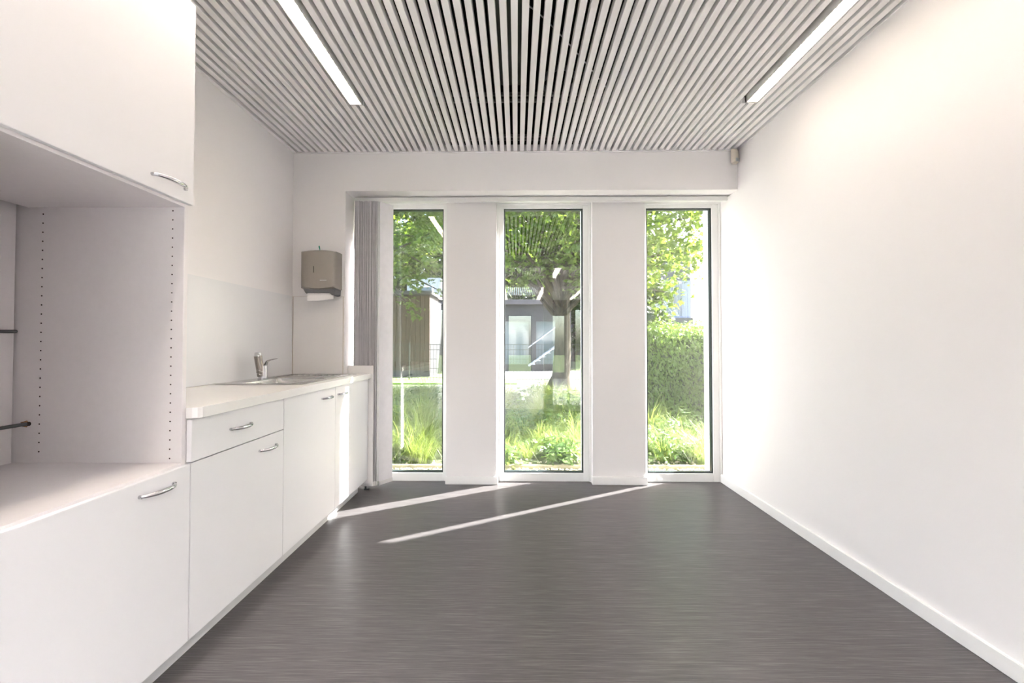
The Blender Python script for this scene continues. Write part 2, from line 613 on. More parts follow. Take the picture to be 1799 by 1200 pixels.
# strip lights -----------------------------------------------------
def strip_light(x0, x1, y0, y1, label, cat='light', mat=M_LAMP, H=H):
    t = empty('strip_light', ((x0 + x1) / 2, (y0 + y1) / 2, H), label, cat, 'ceiling strip lights')
    m = MB()
    m.box(x0, x0 + 0.006, y0, y1, H - 0.004, H + 0.06)
    m.box(x1 - 0.006, x1, y0, y1, H - 0.004, H + 0.06)
    m.box(x0, x1, y1 - 0.012, y1, H - 0.004, H + 0.06)
    m.box(x0, x1, y0, y0 + 0.012, H - 0.004, H + 0.06)
    m.box(x0, x1, y0, y1, H + 0.06, H + 0.066)
    m.build('housing', M_LHOUS, t)
    MB().box(x0 + 0.008, x1 - 0.008, y0 + 0.014, y1 - 0.014, H + 0.036, H + 0.042).build('lamp_tube', mat, t)
    m = MB()
    n = int((y1 - y0) / 0.045)
    for k in range(1, n):
        y = y0 + k * (y1 - y0) / n
        m.box(x0 + 0.006, x1 - 0.006, y - 0.001, y + 0.001, H + 0.001, H + 0.022)
    xm = (x0 + x1) / 2
    m.box(xm - 0.001, xm + 0.001, y0 + 0.012, y1 - 0.012, H + 0.001, H + 0.022)
    lv = m.build('louvre', M_LOUV, t)
    lv['kind'] = 'stuff'
    return t


strip_light(LL[0], LL[1], YB + 0.05, LEND, 'long glowing strip light in the slats above the kitchen counter')
strip_light(LR[0], LR[1], YB + 0.05, LEND, 'long glowing strip light in the slats beside the bare right wall')
for (x, dsc) in ((-2.4, 'leftmost'), (-1.4, 'second'), (-0.4, 'third'), (0.6, 'fourth'), (1.6, 'rightmost')):  # lights added in the hall to brighten the room through the doorway
    strip_light(x, x + 0.12, -6.2, -2.6, dsc + ' of the five added fill lights on the far hall ceiling', mat=M_HFILL, H=H - 0.07)
for (x, dsc) in ((-1.3, 'left'), (0.7, 'right')):  # two more added fill lights, close behind the doorway
    strip_light(x, x + 0.12, -1.9, -0.5, dsc + ' added fill light of the near hall ceiling just behind the doorway', mat=M_HFILL, H=H - 0.07)


# ------------------------------------------------------------------ windows
def window(name, x0, x1, g0, g1, label):
    """frame from x0..x1, clear glass g0..g1"""
    zb, zt = 0.068, 2.247
    m = MB()
    ya, yb = Y1, Y1 + 0.06
    m.box(x0, g0, ya, yb, 0.0, ZS)
    m.box(g1, x1, ya, yb, 0.0, ZS)
    m.box(g0, g1, ya, yb, 0.0, zb)
    m.box(g0, g1, ya, yb, zt, ZS)
    # outer stepped profile of the fixed frame
    m.box(x0, x0 + 0.018, ya - 0.012, ya, 0.0, ZS)
    m.box(x1 - 0.018, x1, ya - 0.012, ya, 0.0, ZS)
    m.box(x0 + 0.018, x1 - 0.018, ya - 0.012, ya, ZS - 0.018, ZS)
    w = struct(m.build(name, M_FRAME, bevel=0.002, seg=1), label)
    gk = MB()
    a = 0.010
    gk.box(g0, g0 + a, ya + 0.012, ya + 0.05, zb, zt)
    gk.box(g1 - a, g1, ya + 0.012, ya + 0.05, zb, zt)
    gk.box(g0 + a, g1 - a, ya + 0.012, ya + 0.05, zb, zb + a)
    gk.box(g0 + a, g1 - a, ya + 0.012, ya + 0.05, zt - a, zt)
    gk.build('gasket', M_GASKET, w)
    MB().box(g0 + a, g1 - a, ya + 0.030, ya + 0.034, zb + a, zt - a).build('pane', M_GLASS, w)
    return w


window('window_1', PIER_L + 0.002, P1[0], -1.23, -0.607, 'tall narrow left window partly behind the gathered blind')
window('window_2', P1[1], P2[0], -0.107, 0.546, 'tall middle window with reflected ceiling slats')
window('window_3', P2[1], XR + 0.002, 1.066, 1.604, 'tall right window looking onto the hedge')

# ------------------------------------------------------------------ vertical blind
blind = empty('vertical_blind', (0, 3.40, ZS), 'grey vertical blind drawn to the left of the left window', 'blind')
RY = 3.385
m = MB()
m.box(-1.285, 1.655, RY - 0.02, RY + 0.02, ZS - 0.042, ZS - 0.008)
for x in (-1.2, -0.4, 0.4, 1.2):
    m.box(x - 0.015, x + 0.015, RY - 0.012, RY + 0.012, ZS - 0.008, ZS)
m.build('head_rail', M_RAIL, blind, bevel=0.003)
VW, VT = 0.127, 0.0016
zv0, zv1 = 0.055, ZS - 0.05


def vane_mesh():
    m = MB()
    n = 6
    pts = [((j / n - 0.5) * VW, 0.004 * math.cos((j / n - 0.5) * PI)) for j in range(n + 1)]
    poly = [(b, a) for a, b in pts] + [(b + VT, a) for a, b in reversed(pts)]
    m.prism(poly, 'z', zv0, zv1)
    o = m.build('vane', M_VANE)
    w = MB().box(-0.004, 0.008, -VW / 2, VW / 2, 0.03, zv0 + 0.004).build('weight', M_WEIGHT)
    return o, w


v0, w0 = vane_mesh()
first = True
for i in range(25):
    x = -1.262 + i * 0.0077
    ang = math.radians(-2 + random.uniform(-5, 5))
    yy = RY
    if i == 24:
        x, ang, yy = -1.036, math.radians(-36), RY + 0.012
    if first:
        v, w = v0, w0
        first = False
    else:
        v, w = v0.copy(), w0.copy()
        C.objects.link(v)
        C.objects.link(w)
    v.parent = blind
    v.matrix_parent_inverse = blind.matrix_basis.inverted()
    v.matrix_parent_inverse = Matrix.Translation(-Vector(blind.location))
    v.location = (x, yy + random.uniform(-0.012, 0.008), 0)
    v.rotation_euler = (0, 0, ang)
    w.parent = v
    w.location = (0, 0, 0)

# ------------------------------------------------------------------ kitchen
XD = -1.145                 # door faces
DT = 0.018
XC = XD - DT - 0.001        # carcase front
XWF = -1.122                # worktop front
ZW0, ZW1 = 0.860, 0.898
XP = -1.206                 # plinth face
ZD = 0.088                  # door bottoms
B = [0.905, 1.502, 2.102, 2.702, 3.302]


def handle(parent, yc, zc, ln=0.128):
    m = MB()
    pts, rad = [], []
    n = 16
    for i in range(n + 1):
        t = -1 + 2 * i / n
        y = yc + t * ln / 2
        px = XD + 0.003 + 0.026 * (1 - abs(t) ** 2.6) ** 0.75
        pts.append((px, y, zc))
        rad.append(0.0045 + 0.0022 * (1 - t * t))
    m.tube(pts, rad, 10, squash=1.15)
    for s in (-1, 1):
        m.tube([(XD, yc + s * ln / 2, zc), (XD + 0.008, yc + s * ln / 2, zc)], 0.0058, 10)
    return m.build('handle', M_CHROME, parent, smooth=True)


def front(name, parent, y0, y1, z0, z1):
    return MB().box(XD - DT, XD, y0 + 0.0015, y1 - 0.0015, z0, z1).build(name, M_LAM, parent, bevel=0.0012)


def carcase(parent, y0, y1, xb, z0, z1, back=True):
    m = MB()
    m.box(xb, XC, y0 + 0.0005, y0 + 0.0175, z0, z1)
    m.box(xb, XC, y1 - 0.0175, y1 - 0.0005, z0, z1)
    m.box(xb, XC, y0 + 0.0175, y1 - 0.0175, z0, z0 + 0.017)
    m.box(xb, XC, y0 + 0.0175, y1 - 0.0175, z1 - 0.017, z1)
    if back:
        m.box(xb, xb + 0.008, y0 + 0.0175, y1 - 0.0175, z0 + 0.017, z1 - 0.017)
    return m


# base units
labs = ['white base cabinet with a drawer over a door, beside the tall unit',
        'white sink base cabinet with one full-height door and handle at its right corner',
        'white end base cabinet crossed by a strip of sunlight']
ZDR = 0.704
for i in range(3):
    y0, y1 = B[i + 1], B[i + 2]
    t = empty('base_cabinet', (-1.43, (y0 + y1) / 2, 0), labs[i], 'cabinet', 'base cabinets under the worktop')
    y1c = y1 if i < 2 else Y0 - 0.004
    m = carcase(t, y0, y1c, XL + 0.002, 0.085, ZW0 - (0.0005 if i == 0 else 0.0))
    if i > 0:
        # sink units: no top panel under the bowl
        m = MB()
        m.box(XL + 0.002, XC, y0 + 0.0005, y0 + 0.0175, 0.085, ZW0)
        m.box(XL + 0.002, XC, y1c - 0.0175, y1c - 0.0005, 0.085, ZW0)
        m.box(XL + 0.002, XC, y0 + 0.0175, y1c - 0.0175, 0.085, 0.102)
        m.box(XC - 0.05, XC, y0 + 0.0175, y1c - 0.0175, ZW0 - 0.017, ZW0)
        if i == 2:
            m.box(PIER_L + 0.004, XC, Y0 + 0.002, B[4] - 0.001, 0.085, ZW0)
    m.build('carcase', M_CARC, t)
    if i == 0:
        d = front('drawer', t, y0, y1, ZDR + 0.002, ZW0 - 0.005)
        handle(d, (y0 + y1) / 2 - 0.03, 0.782)
        d = front('door', t, y0, y1, ZD, ZDR - 0.002)
        handle(d, y1 - 0.135, 0.647)
    elif i == 1:
        d = front('door', t, y0, y1, ZD, ZW0 - 0.005)
        handle(d, y1 - 0.125, 0.802)
    else:
        d = front('door', t, y0, y1, ZD, ZW0 - 0.005)
        handle(d, y0 + 0.098, 0.802)

# plinth
m = MB().box(XP - 0.016, XP, B[0], 3.262, 0.0, ZD - 0.004)
tag(m.build('plinth', M_PLINTH, bevel=0.001), 'grey-white plinth board running under the white cabinets', 'plinth')

# end panel with its foot
ep = empty('end_panel', (-1.2, B[4] + 0.012, 0.0), 'white end panel standing up above the far end of the worktop', 'panel')
MB().box(PIER_L + 0.003, XWF + 0.014, B[4] + 0.001, B[4] + 0.022, 0.032, 0.957).build('board', M_TOP, ep, bevel=0.0012)
m = MB()
m.tube([(-1.165, B[4] + 0.03, 0.0), (-1.165, B[4] + 0.03, 0.008)], 0.022, 16)
m.tube([(-1.165, B[4] + 0.012, 0.008), (-1.165, B[4] + 0.012, 0.033)], 0.008, 10)
m.build('foot', M_FOOT, ep)

# worktop with a cut-out for the sink
SK = (-1.672, -1.186, 2.360, 3.175)      # sink rim x0,x1,y0,y1
BW = (-1.560, -1.235, 2.415, 2.770)      # bowl opening
wt = empty('worktop', (-1.42, 2.4, ZW0), 'white laminate worktop with a cut corner on the sink counter', 'worktop')
m = MB()
y0, y1 = B[1] + 0.001, B[4]
yb0 = 3.24
cx0, cx1, cy0, cy1 = SK[0] + 0.02, SK[1] - 0.02, SK[2] + 0.02, SK[3] - 0.02
ch = 0.022
m.prism([(XL + .002, y0), (XWF - ch, y0), (XWF - ch * 0.3, y0 + ch * 0.3), (XWF, y0 + ch), (XWF, cy0), (XL + .002, cy0)],
        'z', ZW0, ZW1)
m.box(XL + .002, cx0, cy0, cy1, ZW0, ZW1)
m.box(cx1, XWF, cy0, cy1, ZW0, ZW1)
m.box(XL + .002, XWF, cy1, yb0, ZW0, ZW1)
m.box(PIER_L + .004, XWF, yb0, y1, ZW0, ZW1)
m.build('slab', M_TOP, wt)

# splashbacks
m = MB().box(XL + 0.0005, XL + 0.007, B[1] + 0.02, Y0 - 0.012, ZW1 + 0.001, 1.487)
o = m.build('splashback', M_SPLASH, bevel=0.001)
tag(o, 'long pale satin splashback panel on the left wall behind the tap', 'splashback')
sb = empty('splashback', (-1.5, Y0, ZW1), 'square splashback panel under the towel dispenser', 'splashback')
MB().box(XL + 0.012, PIER_L - 0.012, Y0 - 0.007, Y0 - 0.0005, ZW1 + 0.001, 1.484).build('panel', M_SPLASH2, sb, bevel=0.001)
m = MB()
m.box(PIER_L - 0.012, PIER_L - 0.008, Y0 - 0.008, Y0 - 0.0005, ZW1 + 0.001, 1.486)
m.box(XL + 0.012, PIER_L - 0.012, Y0 - 0.008, Y0 - 0.0005, 1.484, 1.486)
m.box(XL + 0.0085, XL + 0.012, Y0 - 0.011, Y0 - 0.0005, ZW1 + 0.001, 1.486)
m.build('edge_trim', M_TRIM, sb)

# sink
sk = empty('inset_sink', (-1.43, 2.77, ZW1), 'stainless steel inset sink with ribbed draining board', 'sink')
zr = ZW1 + 0.0015
m = MB()
x0, x1, y0, y1 = SK
bx0, bx1, by0, by1 = BW
dx0, dx1, dy0, dy1 = -1.63, -1.215, 2.83, 3.145
# flat rim pieces
zt_ = zr + 0.003
m.box(x0, x1, y0, by0, zr, zt_)
m.box(x0, bx0, by0, by1, zr, zt_)
m.box(bx1, x1, by0, by1, zr, zt_)
m.box(x0, x1, by1, dy0, zr, zt_)
m.box(x0, dx0, dy0, dy1, zr, zt_)
m.box(dx1, x1, dy0, dy1, zr, zt_)
m.box(x0, x1, dy1, y1, zr, zt_)
m.build('rim', M_STEEL, sk, bevel=0.001)
m = MB()
dpt = ZW1 - 0.155
m.add([(bx0, by0, zr), (bx1, by0, zr), (bx1, by1, zr), (bx0, by1, zr),
       (bx0 + .02, by0 + .02, dpt), (bx1 - .02, by0 + .02, dpt), (bx1 - .02, by1 - .02, dpt), (bx0 + .02, by1 - .02, dpt)],
      [(0, 4, 5, 1), (1, 5, 6, 2), (2, 6, 7, 3), (3, 7, 4, 0), (4, 7, 6, 5)])
bowl = m.build('bowl', M_STEEL, sk, bevel=0.012, seg=3, smooth=True)
MB().tube([(-1.40, 2.59, dpt + .001), (-1.40, 2.59, dpt + .005)], 0.04, 20).build('drain', M_CHROME, sk)
m = MB()
m.box(dx0, dx1, dy0, dy1, zr - 0.010, zr - 0.007)
m.build('draining_board', M_STEEL, sk)
for k in range(9):
    x = dx0 + 0.03 + k * (dx1 - dx0 - 0.06) / 8
    mm = MB()
    mm.tube([(x, dy0 + 0.01, zr - 0.0065), (x, dy1 - 0.03, zr - 0.0045)], 0.006, 8)
    mm.build('rib', M_STEEL, sk, smooth=True)

# tap
tap = empty('mixer_tap', (-1.60, 2.69, zt_), 'chrome single-lever mixer tap at the sink', 'tap')
tx, ty = -1.60, 2.69
m = MB()
m.tube([(tx, ty, zt_), (tx, ty, zt_ + 0.006)], 0.030, 24)
m.tube([(tx, ty, zt_ + 0.006), (tx, ty, zt_ + 0.05), (tx, ty + .002, zt_ + 0.085)], [0.026, 0.025, 0.023], 24)
m.build('body', M_CHROME, tap, smooth=True)
m = MB()
m.tube([(tx - .006, ty - 0.012, zt_ + 0.02), (tx - .008, ty - 0.016, zt_ + 0.06), (tx - .014, ty - 0.020, zt_ + 0.105),
        (tx - .018, ty - 0.024, zt_ + 0.146)], [0.021, 0.0215, 0.022, 0.023], 24)
sp = m.build('spout', plain('tap_brown_reflection', (0.30, 0.27, 0.245), 0.16, metal=1.0), tap, smooth=True)  # dark brown reflection put into the steel's base colour
m = MB()
m.tube([(tx - .018, ty - 0.024, zt_ + 0.146), (tx - .0185, ty - 0.0245, zt_ + 0.152), (tx - .019, ty - 0.025, zt_ + 0.166),
        (tx - .019, ty - 0.025, zt_ + 0.170)], [0.0235, 0.019, 0.0175, 0.012], 24)
m.build('spray_cap', M_CHROME, sp, smooth=True)
for zz in (0.036, 0.058):
    m = MB()
    pts = []
    for i in range(21):
        a = 2 * PI * i / 20
        pts.append((tx - .007 + 0.0245 * math.cos(a), ty - .012 + 0.0245 * math.sin(a), zt_ + zz - 0.012 * math.cos(a)))
    m.tube(pts, 0.0018, 6, cap=False)
    m.build('ring', M_CHROME, tap, smooth=True)
m = MB()
m.tube([(tx + .010, ty + .004, zt_ + 0.080), (tx + .024, ty + .004, zt_ + 0.112), (tx + .045, ty + .004, zt_ + 0.122),
        (tx + .068, ty + .004, zt_ + 0.127), (tx + .088, ty + .004, zt_ + 0.129)],
       [0.017, 0.013, 0.009, 0.008, 0.006], 12, squash=0.5, up=(0, 0, 1))
m.build('lever', M_CHROME, tap, smooth=True)

# tall unit ---------------------------------------------------------
tu = empty('tall_cupboard', (-1.45, (B[0] + B[1]) / 2, 0),
           'tall white cupboard with an empty open niche between two doors', 'cupboard')
y0, y1 = B[0], B[1] - 0.001
ZN0, ZN1, ZU = 0.709, 1.602, 2.327
xb = XN + 0.002
m = MB()
m.box(xb, XC, y0, y0 + 0.018, 0.085, ZU)
m.box(xb, XC, y1 - 0.018, y1, 0.085, ZU)
m.box(xb, XC, y0 + 0.018, y1 - 0.018, 0.085, 0.103)
m.box(xb, XC, y0 + 0.018, y1 - 0.018, ZU - 0.018, ZU)
m.build('carcase', M_CARC, tu, bevel=0.0008, seg=1)
m = MB().box(xb, XC, y0 + 0.0185, y1 - 0.0185, ZN0 - 0.019, ZN0)
m.build('shelf', M_CARC, tu)
m = MB().box(xb + 0.045, XC, y0 + 0.0185, y1 - 0.0185, ZN1, ZN1 + 0.018)
m.build('shelf', M_CARC, tu)
m = MB().box(xb, xb + 0.008, y0 + 0.0185, y1 - 0.024, 0.11, ZU - 0.02)
m.build('back_panel', M_CARC, tu)
d = front('door', tu, y0, y1, ZD, ZN0 - 0.008)
handle(d, y1 - 0.140, 0.657)
d = front('door', tu, y0, y1, ZN1 + 0.010, ZU + 0.001)
handle(d, y1 - 0.110, 1.656, 0.132)
# rows of shelf-pin holes in the right inside panel
for xh in (-1.665, -1.205):
    m = MB()
    for k in range(28):
        z = ZN0 + 0.038 + k * 0.032 - (0.022 if xh > -1.3 else 0)
        if z < ZN1 - 0.001:
            m.tube([(xh, y1 - 0.0186, z), (xh, y1 - 0.0176, z)], 0.0026, 8)
    o = m.build('pin_holes', M_HOLE, tu)
    o['kind'] = 'stuff'
# ragged cable hole
m = MB()
hp = []
rr = [1, .75, 1.15, .8, 1.05, .7, 1.2, .85, 1.0, .72]
for i in range(10):
    a = 2 * PI * i / 10
    hp.append((-1.715 + 0.019 * rr[i] * math.cos(a), 0.843 + 0.0115 * rr[i] * math.sin(a)))
m.prism(hp, 'y', y1 - 0.0190, y1 - 0.0178)
m.build('cable_hole', M_CHIP, tu)
MB().tube([(-1.701, y1 - 0.0205, 0.844), (-1.701, y1 - 0.018, 0.844)], 0.0075, 10).build('cable_hole_core', M_HOLE, tu)

# cables in the niche
m = MB()
m.tube([(-1.707, y1 - 0.012, 0.843), (-1.716, y1 - 0.035, 0.8425), (-1.728, y1 - 0.08, 0.840), (-1.741, y1 - 0.2, 0.834),
        (-1.743, y1 - 0.35, 0.828), (-1.743, y1 - 0.55, 0.822)], 0.0062, 10)
tag(m.build('power_cable', M_CABLE, smooth=True), 'dark grey cable coming out of a ragged hole in the niche side', 'cable')
m = MB()
m.tube([(-1.748, y1 - 0.024, 1.166), (-1.742, y1 - 0.05, 1.165), (-1.742, y1 - 0.15, 1.1635), (-1.744, y1 - 0.3, 1.161),
        (-1.744, y1 - 0.55, 1.158)], 0.0062, 10)
tag(m.build('power_cable', M_CABLE, smooth=True), 'dark grey cable crossing the niche back at half height', 'cable')

# ------------------------------------------------------------------ paper towel dispenser
dp = empty('towel_dispenser', (-1.46, Y0, 1.52), 'grey-brown paper towel dispenser on the wall above the counter', 'dispenser')
ax0, ax1 = -1.594, -1.330
az0, az1 = 1.528, 1.820
yf = Y0 - 0.122
m = MB()
n = 10
# cover: lofted sections from wall to front, curved top and bottom edges
secs = []
for (yy, inx, inz) in ((Y0 - 0.002, 0.0, 0.0), (Y0 - 0.06, 0.0, 0.0), (yf + 0.022, 0.003, 0.002), (yf + 0.007, 0.008, 0.005), (yf, 0.017, 0.012)):
    ring = []
    for i in range(n + 1):
        t = -1 + 2 * i / n
        ring.append((ax0 + inx + (ax1 - ax0 - 2 * inx) * (t + 1) / 2, yy, az1 - inz - 0.012 * t * t))
    for i in range(n + 1):
        t = 1 - 2 * i / n
        ring.append((ax0 + inx + (ax1 - ax0 - 2 * inx) * (t + 1) / 2, yy, az0 + inz + 0.012 * t * t - 0.006))
    secs.append(ring)
vs, fs = [], []
L = len(secs[0])
for r in secs:
    vs += r
for s in range(len(secs) - 1):
    for i in range(L):
        j = (i + 1) % L
        fs.append((s * L + i, s * L + j, (s + 1) * L + j, (s + 1) * L + i))
fs.append(tuple(range(L)))
fs.append(tuple((len(secs) - 1) * L + i for i in range(L - 1, -1, -1)))
m.add(vs, fs)
m.build('cover', M_DISP, dp, smooth=True)
m = MB()
m.prism([(ax0 + 0.018, az0 + 0.006), (ax1 - 0.006, az0 + 0.006), (ax1 - 0.010, 1.487), (ax1 - 0.030, 1.482), (ax1 - 0.045, 1.500), (ax0 + 0.055, 1.500),
         (ax0 + 0.040, 1.497)], 'y', Y0 - 0.003, yf + 0.012)
m.build('chin', M_DISPD, dp, bevel=0.002)
m = MB().box(-1.4945, -1.4885, yf - 0.0012, yf + 0.001, 1.648, 1.696)
m.build('sight_slot', M_HOLE, dp)
m = MB()
x = -1.444
for wd in (3.2, 2.2, 3.0, 2.6, 2.4, 2.8, 1.4, 2.6, 2.2, 3.0, 2.4, 2.6, 2.0):
    m.box(x, x + wd * 0.001, yf - 0.0010, yf + 0.0005, 1.5905, 1.5945)
    x += wd * 0.001 + 0.0013
m.build('print_mark', M_WHITEPRINT, dp)
m = MB()
m.tube([(-1.462, Y0 - 0.085, az1 - 0.012), (-1.464, Y0 - 0.085, az1 + 0.012), (-1.468, Y0 - 0.085, az1 + 0.026), (-1.468, Y0 - 0.085, az1 + 0.034)],
       [0.0032, 0.0032, 0.0055, 0.003], 8)
m.build('key', M_GREEN, dp, smooth=True)
# paper sheet hanging out
pv = []
for (yy, zz) in ((Y0 - 0.085, 1.506), (Y0 - 0.100, 1.502), (Y0 - 0.107, 1.485), (Y0 - 0.105, 1.446)):
    pv.append((yy, zz))
m = MB()
vs, fs = [], []
for k, (yy, zz) in enumerate(pv):
    vs += [(-1.545, yy, zz - (0.004 if k == 3 else 0)), (-1.448, yy, zz), (-1.352, yy, zz + (0.012 if k == 3 else 0))]
for k in range(3):
    for i in range(2):
        a = k * 3 + i
        fs.append((a, a + 1, a + 4, a + 3))
m.add(vs, fs)
o = m.build('paper_towel', M_PAPER)
sm = o.modifiers.new('thick', 'SOLIDIFY')
sm.thickness = 0.0015
tag(o, 'white folded paper towel hanging out of the dispenser', 'paper towel')

# ------------------------------------------------------------------ motion sensor in the corner
pr = empty('motion_sensor', (1.63, Y0 - 0.02, 2.56), 'small beige motion sensor in the ceiling corner', 'sensor')
m = MB()
rot = Matrix.Translation((1.632, Y0 - 0.030, 0)) @ Matrix.Rotation(math.radians(24), 4, 'Z')
vs = []
prof = [(2.478, 0.026, 0.006), (2.484, 0.031, 0.024), (2.50, 0.033, 0.030), (2.565, 0.034, 0.024), (2.582, 0.032, 0.016)]
n = 10
rings = []
for (z, hw, dpth) in prof:
    r = []
    for i in range(n + 1):
        t = -1 + 2 * i / n
        r.append((t * hw, -dpth * (1 - abs(t) ** 3.2), z))
    for i in range(n + 1):
        t = 1 - 2 * i / n
        r.append((t * hw, 0.018 * (1 - abs(t) * 0.8), z))
    rings.append(r)
L = len(rings[0])
vs = [rot @ Vector(p) for r in rings for p in r]
fs = []
for s in range(len(rings) - 1):
    for i in range(L):
        j = (i + 1) % L
        fs.append((s * L + i, s * L + j, (s + 1) * L + j, (s + 1) * L + i))
fs.append(tuple(range(L)))
fs.append(tuple((len(rings) - 1) * L + i for i in range(L - 1, -1, -1)))
m.add(vs, fs)
m.build('case', M_PIR, pr, smooth=True)
m = MB()
m.box(-0.018, 0.016, -0.0325, -0.024, 2.484, 2.508, m=rot)
m.build('lens', M_PIRL, pr, bevel=0.002)

# ------------------------------------------------------------------ outside: ground
GZ = -0.05


def slab(name, x0, x1, y0, y1, z0, z1, mat, label):
    return struct(MB().box(x0, x1, y0, y1, z0, z1).build(name, mat), label)


slab('ground', -40, 40, YO + 0.001, 60, -0.3, GZ, M_SOIL, 'dark earth of the garden outside the windows')
slab('ground_rear', -40, 40, -40, HY - 0.21, -0.3, -0.05, M_SOIL, 'grass outside behind the hall')
slab('lawn', -14, 0.0, 12.6, 14.4, GZ, GZ + 0.04, M_LAWN, 'sunlit strip of lawn beyond the planting')
slab('pavement', -2.0, 12, 14.4, 18.5, GZ, GZ + 0.03, M_PAVE, 'pale sunlit pavement beyond the planting')

# gravel strip
rnd = random.Random(3)
ico = bmesh.new()
bmesh.ops.create_icosphere(ico, subdivisions=1, radius=1)
iv = [v.co.copy() for v in ico.verts]
iff = [tuple(v.index for v in f.verts) for f in ico.faces]
ico.free()
m = MB()
for k in range(3200):
    x = rnd.uniform(-2.2, 2.6)
    y = rnd.uniform(YO + 0.02, 4.05) if rnd.random() < 0.9 else rnd.uniform(4.1, 4.4)
    s = rnd.uniform(0.007, 0.016)
    r = Euler((rnd.uniform(0, 6), rnd.uniform(0, 6), rnd.uniform(0, 6))).to_matrix()
    sc = Vector((s * rnd.uniform(.8, 1.3), s, s * rnd.uniform(.5, .8)))
    m.add([Vector((x, y, GZ + 0.006)) + r @ Vector((p.x * sc.x, p.y * sc.y, p.z * sc.z)) for p in iv], iff)
o = m.build('gravel', M_GRAVEL, fix=False)
o['kind'] = 'stuff'
tag(o, 'pale gravel strip along the outside of the windows', 'gravel')
o['kind'] = 'stuff'
o = MB().box(-2.6, 3.2, 4.07, 4.115, -0.2, GZ + 0.03).build('edging_strip', M_EDGING, bevel=0.004)
tag(o, 'low concrete edging strip between gravel and planting bed', 'edging')


# ------------------------------------------------------------------ outside: plants
def blade(m, base, az, ln, lean, w, rnd, seg=4, droop=1.0):
    d = Vector((math.cos(az), math.sin(az), 0))
    s = Vector((-math.sin(az), math.cos(az), 0))
    vs, fs = [], []
    for i in range(seg + 1):
        t = i / seg
        ang = lean + droop * t * t
        r = ln * t
        p = base + d * (r * math.sin(min(ang, 2.2))) + Vector((0, 0, r * math.cos(min(ang, 2.2))))
        ww = w * (1 - t) ** 0.7
        if i < seg:
            vs += [p - s * ww, p + s * ww]
        else:
            vs += [p]
    for i in range(seg - 1):
        a = 2 * i
        fs.append((a, a + 1, a + 3, a + 2))
    a = 2 * (seg - 1)
    fs.append((a, a + 1, a + 2))
    m.add(vs, fs)


def grass_mesh(seed, n, ln, w, spread):
    rnd = random.Random(seed)
    m = MB()
    for k in range(n):
        a = rnd.uniform(0, 2 * PI)
        r = spread * math.sqrt(rnd.random())
        b = Vector((r * math.cos(a), r * math.sin(a), 0))
        blade(m, b, a + rnd.uniform(-.5, .5), ln * rnd.uniform(.6, 1.1), rnd.uniform(0.05, .45), w * rnd.uniform(.7, 1.2), rnd,
              droop=rnd.uniform(.2, 1.2))
    o = m.build('blades', M_GRASS, fix=False)
    me = o.data
    bpy.data.objects.remove(o)
    return me


def leaf_shape(kind):
    if kind == 'maple':
        o = [(0, 0), (.18, .12), (.50, .05), (.36, .28), (.55, .52), (.26, .50), (.0, 1.0), (-.26, .50), (-.55, .52), (-.36, .28), (-.50, .05), (-.18, .12)]
    elif kind == 'lobed':
        o = [(0, 0), (.28, .18), (.42, .42), (.24, .66), (0, 1.0), (-.24, .66), (-.42, .42), (-.28, .18)]
    else:
        o = [(0, 0), (.20, .30), (.17, .65), (0, 1.0), (-.17, .65), (-.20, .30)]
    return o


def add_leaf(m, pos, rot, size, shape):
    c = len(shape)
    vs = []
    for (x, y) in shape:
        vs.append(pos + rot @ Vector((x * size, y * size, -0.22 * size * abs(x) - 0.12 * size * y * y)))
    # fan from the middle keeps lobes clean
    mid = pos + rot @ Vector((0, 0.38 * size, 0.0))
    vs.append(mid)
    fs = [(i, (i + 1) % c, c) for i in range(c)]
    m.add(vs, fs)


def cover_mesh(seed, n, hgt, size, spread, kind):
    rnd = random.Random(seed)
    m = MB()
    sh = leaf_shape(kind)
    for k in range(n):
        a = rnd.uniform(0, 2 * PI)
        r = spread * math.sqrt(rnd.random())
        z = hgt * rnd.uniform(.25, 1.0) * (1 - 0.4 * (r / spread) ** 2)
        rot = Euler((rnd.uniform(-.7, .5), rnd.uniform(-.4, .4), rnd.uniform(0, 2 * PI))).to_matrix()
        add_leaf(m, Vector((r * math.cos(a), r * math.sin(a), z)), rot, size * rnd.uniform(.6, 1.2), sh)
    o = m.build('leaves', M_COVER, fix=False)
    me = o.data
    bpy.data.objects.remove(o)
    ms = MB()
    for k in range(12):
        a = rnd.uniform(0, 2 * PI)
        r = spread * math.sqrt(rnd.random()) * .7
        ms.tube([(r * .3 * math.cos(a), r * .3 * math.sin(a), 0), (r * math.cos(a), r * math.sin(a), hgt * .8)], 0.003, 4)
    o = ms.build('stems', M_COVER, fix=False)
    me2 = o.data
    bpy.data.objects.remove(o)
    return me, me2


G_ME = [grass_mesh(i, 130, .42, .0035, .09) for i in range(3)] + [grass_mesh(9, 70, .62, .006, .06)]
C_ME = [cover_mesh(20, 70, .22, .085, .22, 'oval'), cover_mesh(21, 60, .30, .11, .22, 'lobed'), cover_mesh(22, 90, .38, .10, .2, 'oval')]


def put(me_list, name, label, cat, group, loc, s, rz, names):
    e = empty(name, loc, label, cat, group)
    e.rotation_euler = (0, 0, rz)
    e.scale = (s, s, s)
    for me, nm in zip(me_list, names):
        o = bpy.data.objects.new(nm, me)
        C.objects.link(o)
        o.parent = e


rnd = random.Random(11)
